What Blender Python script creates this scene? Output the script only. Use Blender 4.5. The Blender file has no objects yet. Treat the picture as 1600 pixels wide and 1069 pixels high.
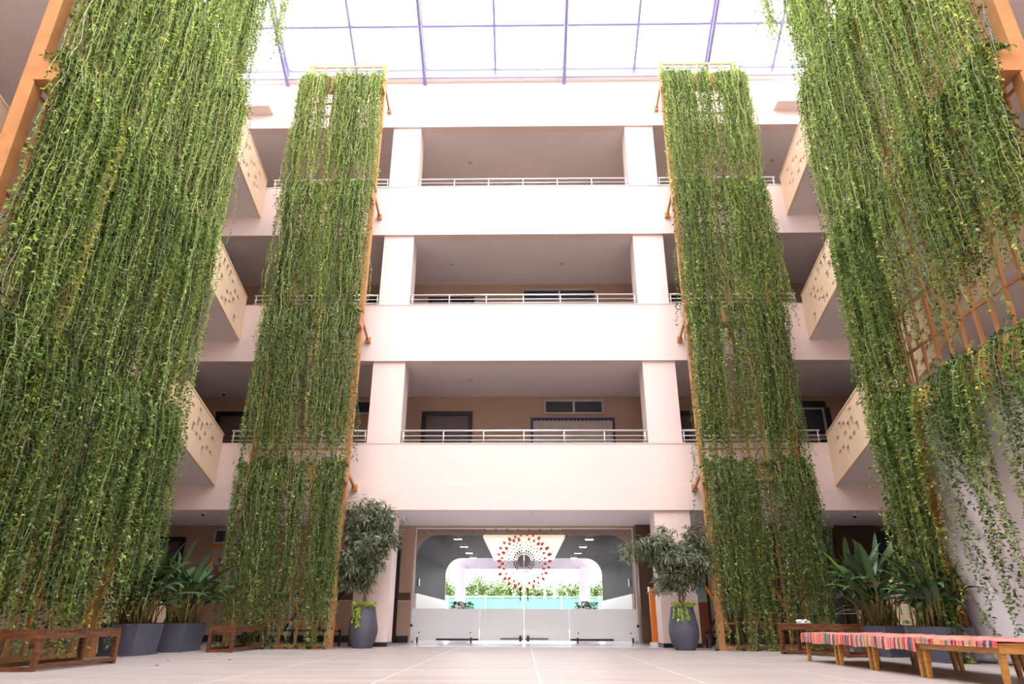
import bpy, bmesh, math, random
import numpy as np
from mathutils import Vector, Matrix

C = bpy.context.scene.collection
SC = bpy.context.scene

# ---------------------------------------------------------------- camera
FPX, PITCH, YAW, ROLL, CAMH = 1048.5, 0.392834, 0.01698, 0.003306, 0.548


def ray(px, py):
    dx, dy = px - 800, 534.5 - py
    c, s = math.cos(ROLL), math.sin(ROLL)
    a = (dx * c - dy * s) / FPX
    b = (dx * s + dy * c) / FPX
    u = a
    y = math.cos(PITCH) - b * math.sin(PITCH)
    z = math.sin(PITCH) + b * math.cos(PITCH)
    c, s = math.cos(YAW), math.sin(YAW)
    return Vector((u * c - y * s, u * s + y * c, z))


cam_data = bpy.data.cameras.new('camera')
cam = bpy.data.objects.new('camera', cam_data)
C.objects.link(cam)
SC.camera = cam
cam_data.sensor_fit = 'HORIZONTAL'
cam_data.sensor_width = 36
cam_data.lens = FPX / 1600 * 36
cam_data.clip_end = 400
fw = ray(800, 534.5).normalized()
rt = (ray(801, 534.5) - ray(800, 534.5)).normalized()
up = (ray(800, 533.5) - ray(800, 534.5)).normalized()
m = Matrix((rt, up, -fw)).transposed().to_4x4()
m.translation = Vector((0, 0, CAMH))
cam.matrix_world = m

# ---------------------------------------------------------------- light
world = bpy.data.worlds.new('sky')
SC.world = world
world.use_nodes = True
bg = world.node_tree.nodes['Background']
bg.inputs[0].default_value = (1.0, 0.985, 0.995, 1)
bg.inputs[1].default_value = 2.6
SC.view_settings.view_transform = 'Standard'
SC.view_settings.look = 'None'
SC.view_settings.gamma = 1
SC.view_settings.use_curve_mapping = False
SC.view_settings.exposure = 1.5
SC.cycles.max_bounces = 10
SC.cycles.diffuse_bounces = 6
SC.cycles.transparent_max_bounces = 24
SC.cycles.sample_clamp_indirect = 6
SC.cycles.use_denoising = True


# ---------------------------------------------------------------- materials
def nodes(name):
    mt = bpy.data.materials.new(name)
    mt.use_nodes = True
    nt = mt.node_tree
    return mt, nt, nt.nodes['Principled BSDF']


def paint(name, col, rough=0.6, var=0.04, scale=3.0, bump=0.0, metal=0.0, spec=0.5):
    mt, nt, p = nodes(name)
    tc = nt.nodes.new('ShaderNodeTexCoord')
    n = nt.nodes.new('ShaderNodeTexNoise')
    n.inputs['Scale'].default_value = scale
    n.inputs['Detail'].default_value = 4
    r = nt.nodes.new('ShaderNodeValToRGB')
    c0 = tuple(max(0, c * (1 - var)) for c in col) + (1,)
    c1 = tuple(min(1, c * (1 + var)) for c in col) + (1,)
    r.color_ramp.elements[0].color = c0
    r.color_ramp.elements[0].position = .3
    r.color_ramp.elements[1].color = c1
    r.color_ramp.elements[1].position = .7
    nt.links.new(tc.outputs['Object'], n.inputs['Vector'])
    nt.links.new(n.outputs['Fac'], r.inputs['Fac'])
    nt.links.new(r.outputs['Color'], p.inputs['Base Color'])
    p.inputs['Roughness'].default_value = rough
    p.inputs['Metallic'].default_value = metal
    p.inputs['Specular IOR Level'].default_value = spec
    if bump:
        b = nt.nodes.new('ShaderNodeBump')
        b.inputs['Strength'].default_value = bump
        n2 = nt.nodes.new('ShaderNodeTexNoise')
        n2.inputs['Scale'].default_value = scale * 20
        nt.links.new(tc.outputs['Object'], n2.inputs['Vector'])
        nt.links.new(n2.outputs['Fac'], b.inputs['Height'])
        nt.links.new(b.outputs['Normal'], p.inputs['Normal'])
    return mt


def wood(name, c0, c1, rough=0.45, sc=(2, 2, 14)):
    mt, nt, p = nodes(name)
    tc = nt.nodes.new('ShaderNodeTexCoord')
    mp = nt.nodes.new('ShaderNodeMapping')
    mp.inputs['Scale'].default_value = sc
    n = nt.nodes.new('ShaderNodeTexNoise')
    n.inputs['Scale'].default_value = 2.2
    n.inputs['Detail'].default_value = 6
    r = nt.nodes.new('ShaderNodeValToRGB')
    r.color_ramp.elements[0].color = c0 + (1,)
    r.color_ramp.elements[0].position = .35
    r.color_ramp.elements[1].color = c1 + (1,)
    r.color_ramp.elements[1].position = .68
    nt.links.new(tc.outputs['Object'], mp.inputs['Vector'])
    nt.links.new(mp.outputs['Vector'], n.inputs['Vector'])
    nt.links.new(n.outputs['Fac'], r.inputs['Fac'])
    nt.links.new(r.outputs['Color'], p.inputs['Base Color'])
    p.inputs['Roughness'].default_value = rough
    return mt


def leafmat(name, trans=0.35, rough=0.45):
    mt, nt, p = nodes(name)
    a = nt.nodes.new('ShaderNodeAttribute')
    a.attribute_name = 'col'
    nt.links.new(a.outputs['Color'], p.inputs['Base Color'])
    p.inputs['Roughness'].default_value = rough
    p.inputs['Specular IOR Level'].default_value = 0.4
    t = nt.nodes.new('ShaderNodeBsdfTranslucent')
    nt.links.new(a.outputs['Color'], t.inputs['Color'])
    mx = nt.nodes.new('ShaderNodeMixShader')
    mx.inputs[0].default_value = trans
    out = nt.nodes['Material Output']
    nt.links.new(p.outputs[0], mx.inputs[1])
    nt.links.new(t.outputs[0], mx.inputs[2])
    nt.links.new(mx.outputs[0], out.inputs['Surface'])
    return mt


def colmat(name, rough=0.8):
    mt, nt, p = nodes(name)
    a = nt.nodes.new('ShaderNodeAttribute')
    a.attribute_name = 'col'
    nt.links.new(a.outputs['Color'], p.inputs['Base Color'])
    p.inputs['Roughness'].default_value = rough
    return mt


def glassmat(name, tint=(1, 1, 1), gloss=0.008, rough=0.02):
    mt, nt, p = nodes(name)
    nt.nodes.remove(p)
    t = nt.nodes.new('ShaderNodeBsdfTransparent')
    t.inputs[0].default_value = tint + (1,)
    g = nt.nodes.new('ShaderNodeBsdfGlossy')
    g.inputs['Roughness'].default_value = rough
    mx = nt.nodes.new('ShaderNodeMixShader')
    mx.inputs[0].default_value = gloss
    nt.links.new(t.outputs[0], mx.inputs[1])
    nt.links.new(g.outputs[0], mx.inputs[2])
    nt.links.new(mx.outputs[0], nt.nodes['Material Output'].inputs['Surface'])
    return mt


def emit(name, col, s):
    mt, nt, p = nodes(name)
    p.inputs['Base Color'].default_value = col + (1,)
    p.inputs['Emission Color'].default_value = col + (1,)
    p.inputs['Emission Strength'].default_value = s
    return mt


M = dict(
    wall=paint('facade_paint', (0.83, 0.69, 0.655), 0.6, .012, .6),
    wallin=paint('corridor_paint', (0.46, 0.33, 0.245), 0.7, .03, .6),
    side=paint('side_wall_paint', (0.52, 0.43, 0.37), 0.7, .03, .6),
    ceil=paint('ceiling_paint', (0.84, 0.77, 0.79), 0.8, .02, 1.2),
    peach=paint('parapet_paint', (0.84, 0.66, 0.47), 0.6, .03, 1.0),
    tread=paint('stair_stone', (0.45, 0.42, 0.40), 0.5),
    steel=paint('steel', (0.88, 0.87, 0.90), 0.3, .02, 4, metal=0.35),
    lilac=paint('skylight_frame_paint', (0.30, 0.30, 0.60), 0.5),
    ochre=paint('trellis_paint', (0.54, 0.26, 0.10), 0.5, .12, 5),
    orange=paint('orange_paint', (0.75, 0.22, 0.03), 0.4, .05, 3),
    black=paint('black_frame', (0.018, 0.017, 0.019), 0.4),
    darkglass=paint('dark_window_glass', (0.05, 0.065, 0.085), 0.12, .1),
    doorleaf=paint('door_leaf', (0.13, 0.10, 0.10), 0.5),
    white=paint('white_paint', (0.85, 0.84, 0.87), 0.4, .01),
    whitewall=paint('white_plaster', (0.62, 0.60, 0.65), 0.6, .02),
    greywin=paint('window_frame', (0.50, 0.48, 0.46), 0.5),
    board=paint('board_face', (0.46, 0.42, 0.38), 0.7, .08, 8),
    blue=paint('board_border', (0.03, 0.05, 0.20), 0.6),
    planter=paint('planter_slate', (0.085, 0.095, 0.135), 0.55, .12, 3, bump=.05),
    pot=paint('pot_slate', (0.075, 0.08, 0.11), 0.55, .12, 3, bump=.05),
    soil=paint('soil', (0.06, 0.04, 0.03), 0.95, .3, 20),
    brownwood=wood('brown_wood', (0.06, 0.020, 0.008), (0.21, 0.070, 0.018)),
    honeywood=wood('honey_wood', (0.32, 0.14, 0.02), (0.50, 0.24, 0.05)),
    darkbrown=paint('dark_brown_panel', (0.10, 0.055, 0.035), 0.5),
    taupe=paint('taupe_panel', (0.38, 0.28, 0.22), 0.5),
    tunnel=paint('dark_gloss_panel', (0.013, 0.011, 0.012), 0.55, .25, 1.5, spec=.04),
    cream=paint('cream_ceiling', (0.80, 0.74, 0.62), 0.5),
    creamlit=emit('cream_ceiling_glow', (0.80, 0.72, 0.60), .23),  # soft emission added so the cream panel brightens tunnel and film
    lamp=emit('lamp_glow', (1, 0.97, 0.93), 30),
    film=None, glass=glassmat('clear_glass'), roofglass=glassmat('roof_glass', gloss=.04),
    greyglass=paint('grey_glass', (0.10, 0.115, 0.135), 0.08, .1),
    teal=paint('teal_fence', (0.13, 0.29, 0.28), 0.8, spec=.1),
    porch=paint('porch_paint', (0.62, 0.57, 0.64), 0.7),
    ground=paint('pale_ground', (0.55, 0.53, 0.50), 0.8),
    decalgrey=paint('decal_grey', (0.22, 0.20, 0.22), 0.5),
    decaldark=paint('decal_dark', (0.045, 0.04, 0.045), 0.5),
    decalorange=paint('decal_orange', (0.80, 0.16, 0.04), 0.5),
    bark=paint('bark', (0.20, 0.12, 0.08), 0.8, .2, 20),
    leaf=leafmat('vine_leaf', .38, .32), stem=colmat('vine_stem'),
    bigleaf=leafmat('broad_leaf', .10, .22), treeleaf=leafmat('tree_leaf', .2, .4),
    cloth=colmat('striped_cloth', .9), rail=paint('trim', (0.60, 0.52, 0.48), .6),
    gloss_floor=paint('lobby_floor', (0.82, 0.80, 0.84), 0.15, .02),
    pink=paint('pink_print', (0.45, 0.09, 0.10), .6, .6, 14),
    sheet=paint('white_sheet', (0.70, 0.67, 0.72), .85, .02),
    bluewhite=paint('pale_blue_print', (0.42, 0.50, 0.55), .6, .1, 6),
    rust=paint('rust_print', (0.30, 0.09, 0.03), .6, .15, 6),
)
# frosted film: white, lets daylight glow through
mt, nt, p = nodes('frosted_film')
p.inputs['Base Color'].default_value = (0.96, 0.96, 0.99, 1)
p.inputs['Roughness'].default_value = .25
t = nt.nodes.new('ShaderNodeBsdfTranslucent')
t.inputs[0].default_value = (0.98, 0.98, 1, 1)
mx = nt.nodes.new('ShaderNodeMixShader')
mx.inputs[0].default_value = .8
nt.links.new(p.outputs[0], mx.inputs[1])
nt.links.new(t.outputs[0], mx.inputs[2])
tr = nt.nodes.new('ShaderNodeBsdfTransparent')
mx2 = nt.nodes.new('ShaderNodeMixShader')
mx2.inputs[0].default_value = .15
nt.links.new(mx.outputs[0], mx2.inputs[1])
nt.links.new(tr.outputs[0], mx2.inputs[2])
nt.links.new(mx2.outputs[0], nt.nodes['Material Output'].inputs['Surface'])
M['film'] = mt
# stone floor: streaked slabs with pale joints
mt, nt, p = nodes('stone_floor')
tc = nt.nodes.new('ShaderNodeTexCoord')
mp = nt.nodes.new('ShaderNodeMapping')
mp.inputs['Scale'].default_value = (.35, 1.6, 1)
n = nt.nodes.new('ShaderNodeTexNoise')
n.inputs['Scale'].default_value = 1.6
n.inputs['Detail'].default_value = 7
r = nt.nodes.new('ShaderNodeValToRGB')
r.color_ramp.elements[0].color = (0.35, 0.30, 0.29, 1)
r.color_ramp.elements[0].position = .3
r.color_ramp.elements[1].color = (0.45, 0.39, 0.375, 1)
r.color_ramp.elements[1].position = .7
bt = nt.nodes.new('ShaderNodeTexBrick')
bt.offset = 0
bt.inputs['Scale'].default_value = 1
bt.inputs['Brick Width'].default_value = 1.56
bt.inputs['Row Height'].default_value = 1.56
bt.inputs['Mortar Size'].default_value = .009
bt.inputs['Mortar Smooth'].default_value = .3
mp2 = nt.nodes.new('ShaderNodeMapping')
mp2.inputs['Location'].default_value = (1.4, 0.6, 0)
mxc = nt.nodes.new('ShaderNodeMixRGB')
mxc.inputs['Color2'].default_value = (0.72, 0.67, 0.63, 1)
nt.links.new(tc.outputs['Object'], mp.inputs['Vector'])
nt.links.new(mp.outputs['Vector'], n.inputs['Vector'])
nt.links.new(n.outputs['Fac'], r.inputs['Fac'])
nt.links.new(tc.outputs['Object'], mp2.inputs['Vector'])
nt.links.new(mp2.outputs['Vector'], bt.inputs['Vector'])
nt.links.new(bt.outputs['Fac'], mxc.inputs['Fac'])
nt.links.new(r.outputs['Color'], mxc.inputs['Color1'])
nt.links.new(mxc.outputs['Color'], p.inputs['Base Color'])
p.inputs['Roughness'].default_value = .42
M['floor'] = mt


# ---------------------------------------------------------------- mesh helpers
class MB:
    def __init__(s):
        s.v, s.f, s.c = [], [], []

    def quad(s, *pts, col=None):
        i = len(s.v)
        s.v += [tuple(p) for p in pts]
        s.f.append(tuple(range(i, i + len(pts))))
        s.c.append(col)
        return s

    def hexa(s, p, col=None):
        i = len(s.v)
        s.v += [tuple(q) for q in p]
        for f in ((0, 3, 2, 1), (4, 5, 6, 7), (0, 1, 5, 4), (1, 2, 6, 5), (2, 3, 7, 6), (3, 0, 4, 7)):
            s.f.append(tuple(i + k for k in f))
            s.c.append(col)
        return s

    def box(s, x0, x1, y0, y1, z0, z1, col=None):
        if x0 > x1: x0, x1 = x1, x0
        if y0 > y1: y0, y1 = y1, y0
        return s.hexa([(x0, y0, z0), (x1, y0, z0), (x1, y1, z0), (x0, y1, z0),
                       (x0, y0, z1), (x1, y0, z1), (x1, y1, z1), (x0, y1, z1)], col)

    def bar(s, p, q, w, h, side=(0, 0, 1)):
        p, q = Vector(p), Vector(q)
        d = (q - p).normalized()
        u = Vector(side)
        if abs(d.dot(u)) > .95: u = Vector((0, 1, 0))
        a = d.cross(u).normalized() * w / 2
        b = a.cross(d).normalized() * h / 2
        return s.hexa([p - a - b, p + a - b, q + a - b, q - a - b, p - a + b, p + a + b, q + a + b, q - a + b])

    def tube(s, pts, r, n=8, cap=True):
        pts = [Vector(p) for p in pts]
        rs = r if isinstance(r, (list, tuple)) else [r] * len(pts)
        i0 = len(s.v)
        u = None
        for k, p in enumerate(pts):
            d = (pts[min(k + 1, len(pts) - 1)] - pts[max(k - 1, 0)]).normalized()
            if u is None:
                u = d.orthogonal().normalized()
            u = (u - d * u.dot(d)).normalized()
            w = d.cross(u)
            for j in range(n):
                a = 2 * math.pi * j / n
                s.v.append(tuple(p + (u * math.cos(a) + w * math.sin(a)) * rs[k]))
        for k in range(len(pts) - 1):
            for j in range(n):
                a, b = i0 + k * n + j, i0 + k * n + (j + 1) % n
                s.f.append((a, b, b + n, a + n))
                s.c.append(None)
        if cap:
            s.f.append(tuple(i0 + j for j in reversed(range(n))))
            s.f.append(tuple(i0 + (len(pts) - 1) * n + j for j in range(n)))
            s.c += [None, None]
        return s

    def lathe(s, prof, n=40, c=(0, 0, 0), sides=None):
        i0 = len(s.v)
        for r_, z in prof:
            for j in range(n):
                a = 2 * math.pi * j / n
                s.v.append((c[0] + r_ * math.cos(a), c[1] + r_ * math.sin(a), c[2] + z))
        for k in range(len(prof) - 1):
            for j in range(n):
                a, b = i0 + k * n + j, i0 + k * n + (j + 1) % n
                s.f.append((a, b, b + n, a + n))
                s.c.append(None)
        s.f.append(tuple(i0 + j for j in reversed(range(n))))
        s.f.append(tuple(i0 + (len(prof) - 1) * n + j for j in range(n)))
        s.c += [None, None]
        return s

    def build(s, name, mat, parent=None, smooth=False, bevel=0):
        me = bpy.data.meshes.new(name)
        me.from_pydata(s.v, [], s.f)
        me.materials.append(mat)
        if smooth:
            me.polygons.foreach_set('use_smooth', [True] * len(me.polygons))
        if any(c is not None for c in s.c):
            ca = me.color_attributes.new('col', 'FLOAT_COLOR', 'CORNER')
            arr = []
            for f, c in zip(s.f, s.c):
                arr += list((c or (.5, .5, .5)) + (1,)) * len(f)
            ca.data.foreach_set('color', arr)
        o = bpy.data.objects.new(name, me)
        C.objects.link(o)
        if parent is not None: o.parent = parent
        if bevel:
            b = o.modifiers.new('bevel', 'BEVEL')
            b.width = bevel
            b.segments = 2
            b.limit_method = 'ANGLE'
        return o


def tag(o, label=None, cat=None, group=None, kind=None):
    if label: o['label'] = label
    if cat: o['category'] = cat
    if group: o['group'] = group
    if kind: o['kind'] = kind
    return o


def thing(name, label, cat, loc=(0, 0, 0), rz=0, group=None):
    o = bpy.data.objects.new(name, None)
    C.objects.link(o)
    o.location = loc
    o.rotation_euler = (0, 0, rz)
    o.empty_display_size = .2
    return tag(o, label, cat, group)


def struct(name, mb, mat, parent=None, **k):
    o = mb.build(name, mat, parent, **k)
    if parent is None: o['kind'] = 'structure'
    return o


def copy_tree(o, parent=None):
    c = o.copy()
    C.objects.link(c)
    if parent is not None: c.parent = parent
    for ch in list(o.children):
        copy_tree(ch, c)
    return c


def npmesh(name, verts, quads, mat, parent=None, cols=None, smooth=False):
    me = bpy.data.meshes.new(name)
    nv, nf = len(verts), len(quads)
    me.vertices.add(nv)
    me.vertices.foreach_set('co', np.asarray(verts, np.float32).ravel())
    me.loops.add(nf * 4)
    me.loops.foreach_set('vertex_index', np.asarray(quads, np.int32).ravel())
    me.polygons.add(nf)
    me.polygons.foreach_set('loop_start', np.arange(nf, dtype=np.int32) * 4)
    me.update(calc_edges=True)
    if smooth:
        me.polygons.foreach_set('use_smooth', np.ones(nf, bool))
    if cols is not None:
        ca = me.color_attributes.new('col', 'FLOAT_COLOR', 'POINT')
        cc = np.ones((nv, 4), np.float32)
        cc[:, :3] = cols
        ca.data.foreach_set('color', cc.ravel())
    me.materials.append(mat)
    o = bpy.data.objects.new(name, me)
    C.objects.link(o)
    if parent is not None: o.parent = parent
    return o


# ---------------------------------------------------------------- dimensions
SP = 3.73                      # storey pitch
BB = [2.92 + SP * k for k in range(4)]     # underside of the bands
PT = [4.517 + SP * k for k in range(3)]    # parapet tops
TOP = 15.80
FY = 16.0                      # facade plane
BY = 19.0                      # corridor back wall
COLX = [(-3.82, -3.0), (3.05, 3.877)]
EW = 13.0

# ---------------------------------------------------------------- floor, outer shell
struct('floor', MB().box(-EW, EW, -6.2, 16.05, -.2, 0), M['floor'])
struct('floor', MB().box(-EW, EW, 16.05, BY + .15, -.2, 0), M['gloss_floor'])
for sx, nm in ((-1, 'left'), (1, 'right')):
    X = 9.55 * sx
    struct('wall_' + nm, MB().box(X, X + .25 * sx, -6, FY + .15, 0, TOP), M['side'])
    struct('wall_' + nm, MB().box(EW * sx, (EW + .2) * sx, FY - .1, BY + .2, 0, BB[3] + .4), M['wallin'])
struct('wall_front', MB().box(-9.8, 9.8, -6.25, -6, 0, TOP), M['wall'])

# facade bands (slab edge and parapet of each storey)
for k in range(4):
    z0 = BB[k]
    z1 = PT[k] if k < 3 else TOP
    b = MB().box(-EW, EW, FY - .03, FY + .25, z0, z1)
    if k < 3:
        b.box(-EW, EW, FY - .045, FY - .03, z0, z0 + .60)
        b.box(-EW, EW, FY - .045, FY + .27, z1 - .02, z1)
    struct('wall_back', b, M['wall'])
    if k < 3:
        struct('floor', MB().box(-EW, EW, FY + .25, BY, z0 + .55, z0 + .79), M['tread'])
    struct('ceiling', MB().box(-EW, EW, FY + .25, BY, z0 + .02, z0 + .14), M['ceil'])
# columns
z0 = 0
zs = [(0, BB[0])] + [(PT[k], BB[k + 1]) for k in range(3)]
for (x0, x1) in COLX:
    for k, (a, b_) in enumerate(zs):
        o = struct('wall_column', MB().box(x0, x1, FY + .03, FY + .65, a - .01, b_ + .01), M['wall'])
    struct('baseboard_back', MB().box(x0 - .012, x1 + .012, FY + .015, FY + .66, 0, .09), M['black'])
for x0, x1 in ((-10.9, -10.1), (10.1, 10.9)):
    struct('wall_column', MB().box(x0, x1, FY + .27, FY + .75, 0, BB[3]), M['wall'])

for sx, nm in ((-1, 'left'), (1, 'right')):
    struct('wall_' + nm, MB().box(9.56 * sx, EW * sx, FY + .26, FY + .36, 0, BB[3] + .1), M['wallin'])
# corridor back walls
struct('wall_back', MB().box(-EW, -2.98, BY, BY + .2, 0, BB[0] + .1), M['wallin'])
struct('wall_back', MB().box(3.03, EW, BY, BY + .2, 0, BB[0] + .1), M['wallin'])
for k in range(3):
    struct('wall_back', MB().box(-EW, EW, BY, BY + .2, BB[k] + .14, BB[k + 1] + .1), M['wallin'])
# ground floor trims
struct('trim_1', MB().box(-EW, -3.0, BY - .02, BY, 1.02, 1.21), M['darkbrown'])
struct('trim_2', MB().box(-EW, -3.0, BY - .035, BY, .985, 1.02), M['rail'])
struct('baseboard_back', MB().box(-EW, -3.0, BY - .03, BY, 0, .16), M['black'])
struct('baseboard_back', MB().box(3.8, EW, BY - .03, BY, 0, .16), M['black'])
struct('wall_portal', MB().box(3.04, 3.75, BY - .3, BY, 0, BB[0] + .02), M['darkbrown'])
for sx, nm in ((-1, 'left'), (1, 'right')):
    struct('baseboard_' + nm, MB().box(9.55 * sx, 9.52 * sx, -6, FY, 0, .16), M['black'])

# ledges near the top of the facade
for sx, nm in ((-1, 'left'), (1, 'right')):
    struct('trim_3', MB().box(7.5 * sx, 9.55 * sx, FY - .42, FY - .03, 14.62, 14.95), M['wall'])

# ---------------------------------------------------------------- skylight
sl = .554
Yr = 5.0
Zr = TOP + .1 + sl * (FY - Yr)
struct('trim_4', MB().box(-9.8, 9.8, FY - .2, FY + .1, TOP, TOP + .08), M['white'])
struct('trim_6', MB().box(-9.7, 9.7, FY - .235, FY - .2, TOP + .005, TOP + .04), M['lilac'])


def roofz(y): return TOP + .1 + sl * (FY - y) if y > Yr else TOP + .1 + sl * (FY - (2 * Yr - y))


root = thing('skylight_frame', 'lilac steel frame of the pitched glass roof above the atrium', 'skylight')
for i, x in enumerate([-7.16, -2.95, 1.29, 5.56]):
    for (ya, yb) in ((FY - .12, Yr), (Yr, -6)):
        f = MB()
        f.tube([(x, ya, roofz(ya)), (x, yb, roofz(yb))], .055, 8)
        f.tube([(x, ya, roofz(ya) - .34), (x, yb, roofz(yb) - .34)], .055, 8)
        nn = 20
        for j in range(nn):
            y1 = ya + (yb - ya) * j / nn
            y2 = ya + (yb - ya) * (j + .5) / nn
            f.tube([(x, y1, roofz(y1)), (x, y2, roofz(y2) - .34)], .012, 5)
        f.build('truss', M['lilac'], root, smooth=True)
for x in [-9.3, -5.05, -.80, 3.42, 7.6]:
    for (ya, yb) in ((FY - .12, Yr), (Yr, -6)):
        MB().bar((x, ya, roofz(ya)), (x, yb, roofz(yb)), .07, .07).build('glazing_bar', M['lilac'], root)
for y in [15.72, 14.63, 13.1, 11.5, 9.9, 8.3, 6.7, 5.0, 3.3, 1.7, 0.1, -1.5, -3.1, -4.7]:
    MB().bar((-9.7, y, roofz(y) + .03), (9.7, y, roofz(y) + .03), .08, .08).build('purlin', M['lilac'], root)
g = MB()
g.quad((-9.7, FY, roofz(FY) + .09), (9.7, FY, roofz(FY) + .09), (9.7, Yr, roofz(Yr) + .09), (-9.7, Yr, roofz(Yr) + .09))
g.quad((-9.7, Yr, roofz(Yr) + .09), (9.7, Yr, roofz(Yr) + .09), (9.7, -6, roofz(-6) + .09), (-9.7, -6, roofz(-6) + .09))
g.build('glass', M['roofglass'], root)


# ---------------------------------------------------------------- railings on the facade
def railing(x0, x1, z, label):
    t_ = thing('railing', label, 'railing', ((x0 + x1) / 2, FY + .1, z), 0, 'steel railings on the facade parapets')
    L = (x1 - x0) / 2
    for dz, rr in ((.34, .024), (.21, .014), (.10, .014)):
        MB().tube([(-L, 0, dz), (L, 0, dz)], rr, 8).build('rail', M['steel'], t_, smooth=True)
    n_ = max(2, int(round((x1 - x0) / 1.0)))
    for i in range(n_ + 1):
        x = -L + .05 + (2 * L - .1) * i / n_
        MB().tube([(x, 0, 0), (x, 0, .34)], .016, 8).build('post', M['steel'], t_, smooth=True)
    return t_


fl = ['first', 'second', 'third']
for k in range(3):
    railing(-2.99, 3.04, PT[k], 'long steel railing in the middle bay of the %s gallery' % fl[k])
    railing(-7.2, -3.83, PT[k], 'steel railing behind the left vine tower on the %s gallery' % fl[k])
    railing(3.89, 7.25, PT[k], 'steel railing behind the right vine tower on the %s gallery' % fl[k])


# ---------------------------------------------------------------- stairs with perforated parapets
def stair(sx, k):
    side_ = 'left' if sx < 0 else 'right'
    lv = ['ground', 'first', 'second', 'third'][k]
    t_ = thing('staircase', 'peach %s stair flight with perforated parapet rising from the %s level' % (side_, lv),
               'staircase', (7.33 * sx, FY - .05, SP * k))
    S = .30
    Lr = 12.0 if k < 3 else 12.0
    zb, zt = -.25, .97
    cu, cv = .20, 1.22 / 11
    nu, nv_ = int(Lr / cu), 11
    rnd = random.Random(10 + k * 2)
    hole = np.zeros((nu, nv_), bool)
    # scattered tall and square openings
    i = 2
    while i < nu - 2:
        j = rnd.randint(1, 4)
        while j < nv_ - 1:
            h = rnd.choice([1, 1, 1, 2, 2])
            if rnd.random() < .72 and j + h <= nv_ - 1:
                hole[i, j:j + h] = True
            j += h + rnd.choice([1, 1, 2, 3])
        i += 1
    f = MB()
    vi = {}
    T = .06

    def V(a, b, w):
        key = (a, b, w)
        if key not in vi:
            # openings are narrower than the solid between them
            y = -(a // 2 * cu * 1 + (0.0 if a % 2 == 0 else cu * .30))
            vi[key] = len(f.v)
            zz = zb + cv * (b // 2) + (0 if b % 2 == 0 else cv * .12) + S * (-y)
            if k == 0: zz = max(zz, 0.0)
            f.v.append((w * T * sx, y, zz))
        return vi[key]
    NU, NV = nu * 2, nv_ * 2

    def hol(a, b):
        if a < 0 or b < 0 or a >= NU or b >= NV: return None
        ci, cj = a // 2, b // 2
        if not hole[ci, cj]: return False
        if a % 2 == 0: return False       # solid strip beside the opening
        if b % 2 == 0: return bool(cj > 0 and hole[ci, cj - 1])
        return True
    for a in range(NU):
        for b in range(NV):
            h = hol(a, b)
            if h: continue
            for w in (0, 1):
                q = (V(a, b, w), V(a + 1, b, w), V(a + 1, b + 1, w), V(a, b + 1, w))
                f.f.append(q if (w == 0) == (sx < 0) else q[::-1])
                f.c.append(None)
            for (da, db, e) in ((-1, 0, ((a, b), (a, b + 1))), (1, 0, ((a + 1, b), (a + 1, b + 1))),
                                (0, -1, ((a, b), (a + 1, b))), (0, 1, ((a, b + 1), (a + 1, b + 1)))):
                hn = hol(a + da, b + db)
                if hn is None or hn:
                    (p0, p1) = e
                    f.f.append((V(*p0, 0), V(*p1, 0), V(*p1, 1), V(*p0, 1)))
                    f.c.append(None)
    par = f.build('parapet', M['peach'], t_)
    # coping along the parapet top and the lighter bottom edge
    MB().hexa([(-.02 * sx, 0, zt), (.08 * sx, 0, zt), (.08 * sx, -Lr, zt + S * Lr), (-.02 * sx, -Lr, zt + S * Lr),
               (-.02 * sx, 0, zt + .03), (.08 * sx, 0, zt + .03), (.08 * sx, -Lr, zt + S * Lr + .03),
               (-.02 * sx, -Lr, zt + S * Lr + .03)]).build('coping', M['peach'], t_)
    # soffit slab
    W0, W1 = .061 * sx, 2.2 * sx
    if k == 0:
        n_ = 24
        MB().hexa([(W0, 0, 0), (W1, 0, 0), (W1, -Lr, 0), (W0, -Lr, 0), (W0, 0, .01), (W1, 0, .01),
                   (W1, -Lr, -.22 + S * Lr), (W0, -Lr, -.22 + S * Lr)]).build('base', M['peach'], t_)
    else:
        MB().hexa([(W0, 0, zb + .01), (W1, 0, zb + .01), (W1, -Lr, zb + .01 + S * Lr), (W0, -Lr, zb + .01 + S * Lr),
                   (W0, 0, zb + .18), (W1, 0, zb + .18), (W1, -Lr, zb + .18 + S * Lr),
                   (W0, -Lr, zb + .18 + S * Lr)]).build('soffit', M['ceil'], t_)
    st = MB()
    nst = 24
    for i in range(nst):
        y0, y1 = -Lr * i / nst, -Lr * (i + 1) / nst
        z = SP * (i + 1) / nst
        st.box(W0 + .003 * sx, W1, y1, y0, z - .15 if k or i > 1 else 0, z - .03)
    st.build('treads', M['tread'], t_)
    return t_


for sx in (-1, 1):
    for k in range(4):
        stair(sx, k)

# ---------------------------------------------------------------- doors and windows on the galleries


def framed_door(n_, x0, x1, z0, z1, leaf, y=BY):
    o = struct('door_%d' % n_, MB().box(x0, x1, y - .03, y, z0, z1), leaf)
    f = MB()
    w = .13
    f.box(x0 - w, x0, y - .08, y, z0, z1 + w).box(x1, x1 + w, y - .08, y, z0, z1 + w).box(x0, x1, y - .08, y, z1, z1 + w)
    f.build('door_frame', M['black'], o)
    h = MB().box(x1 - .12, x1 - .09, y - .1, y - .03, z0 + .9, z0 + 1.15)
    h.build('door_handle', M['steel'], o)
    return o


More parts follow.
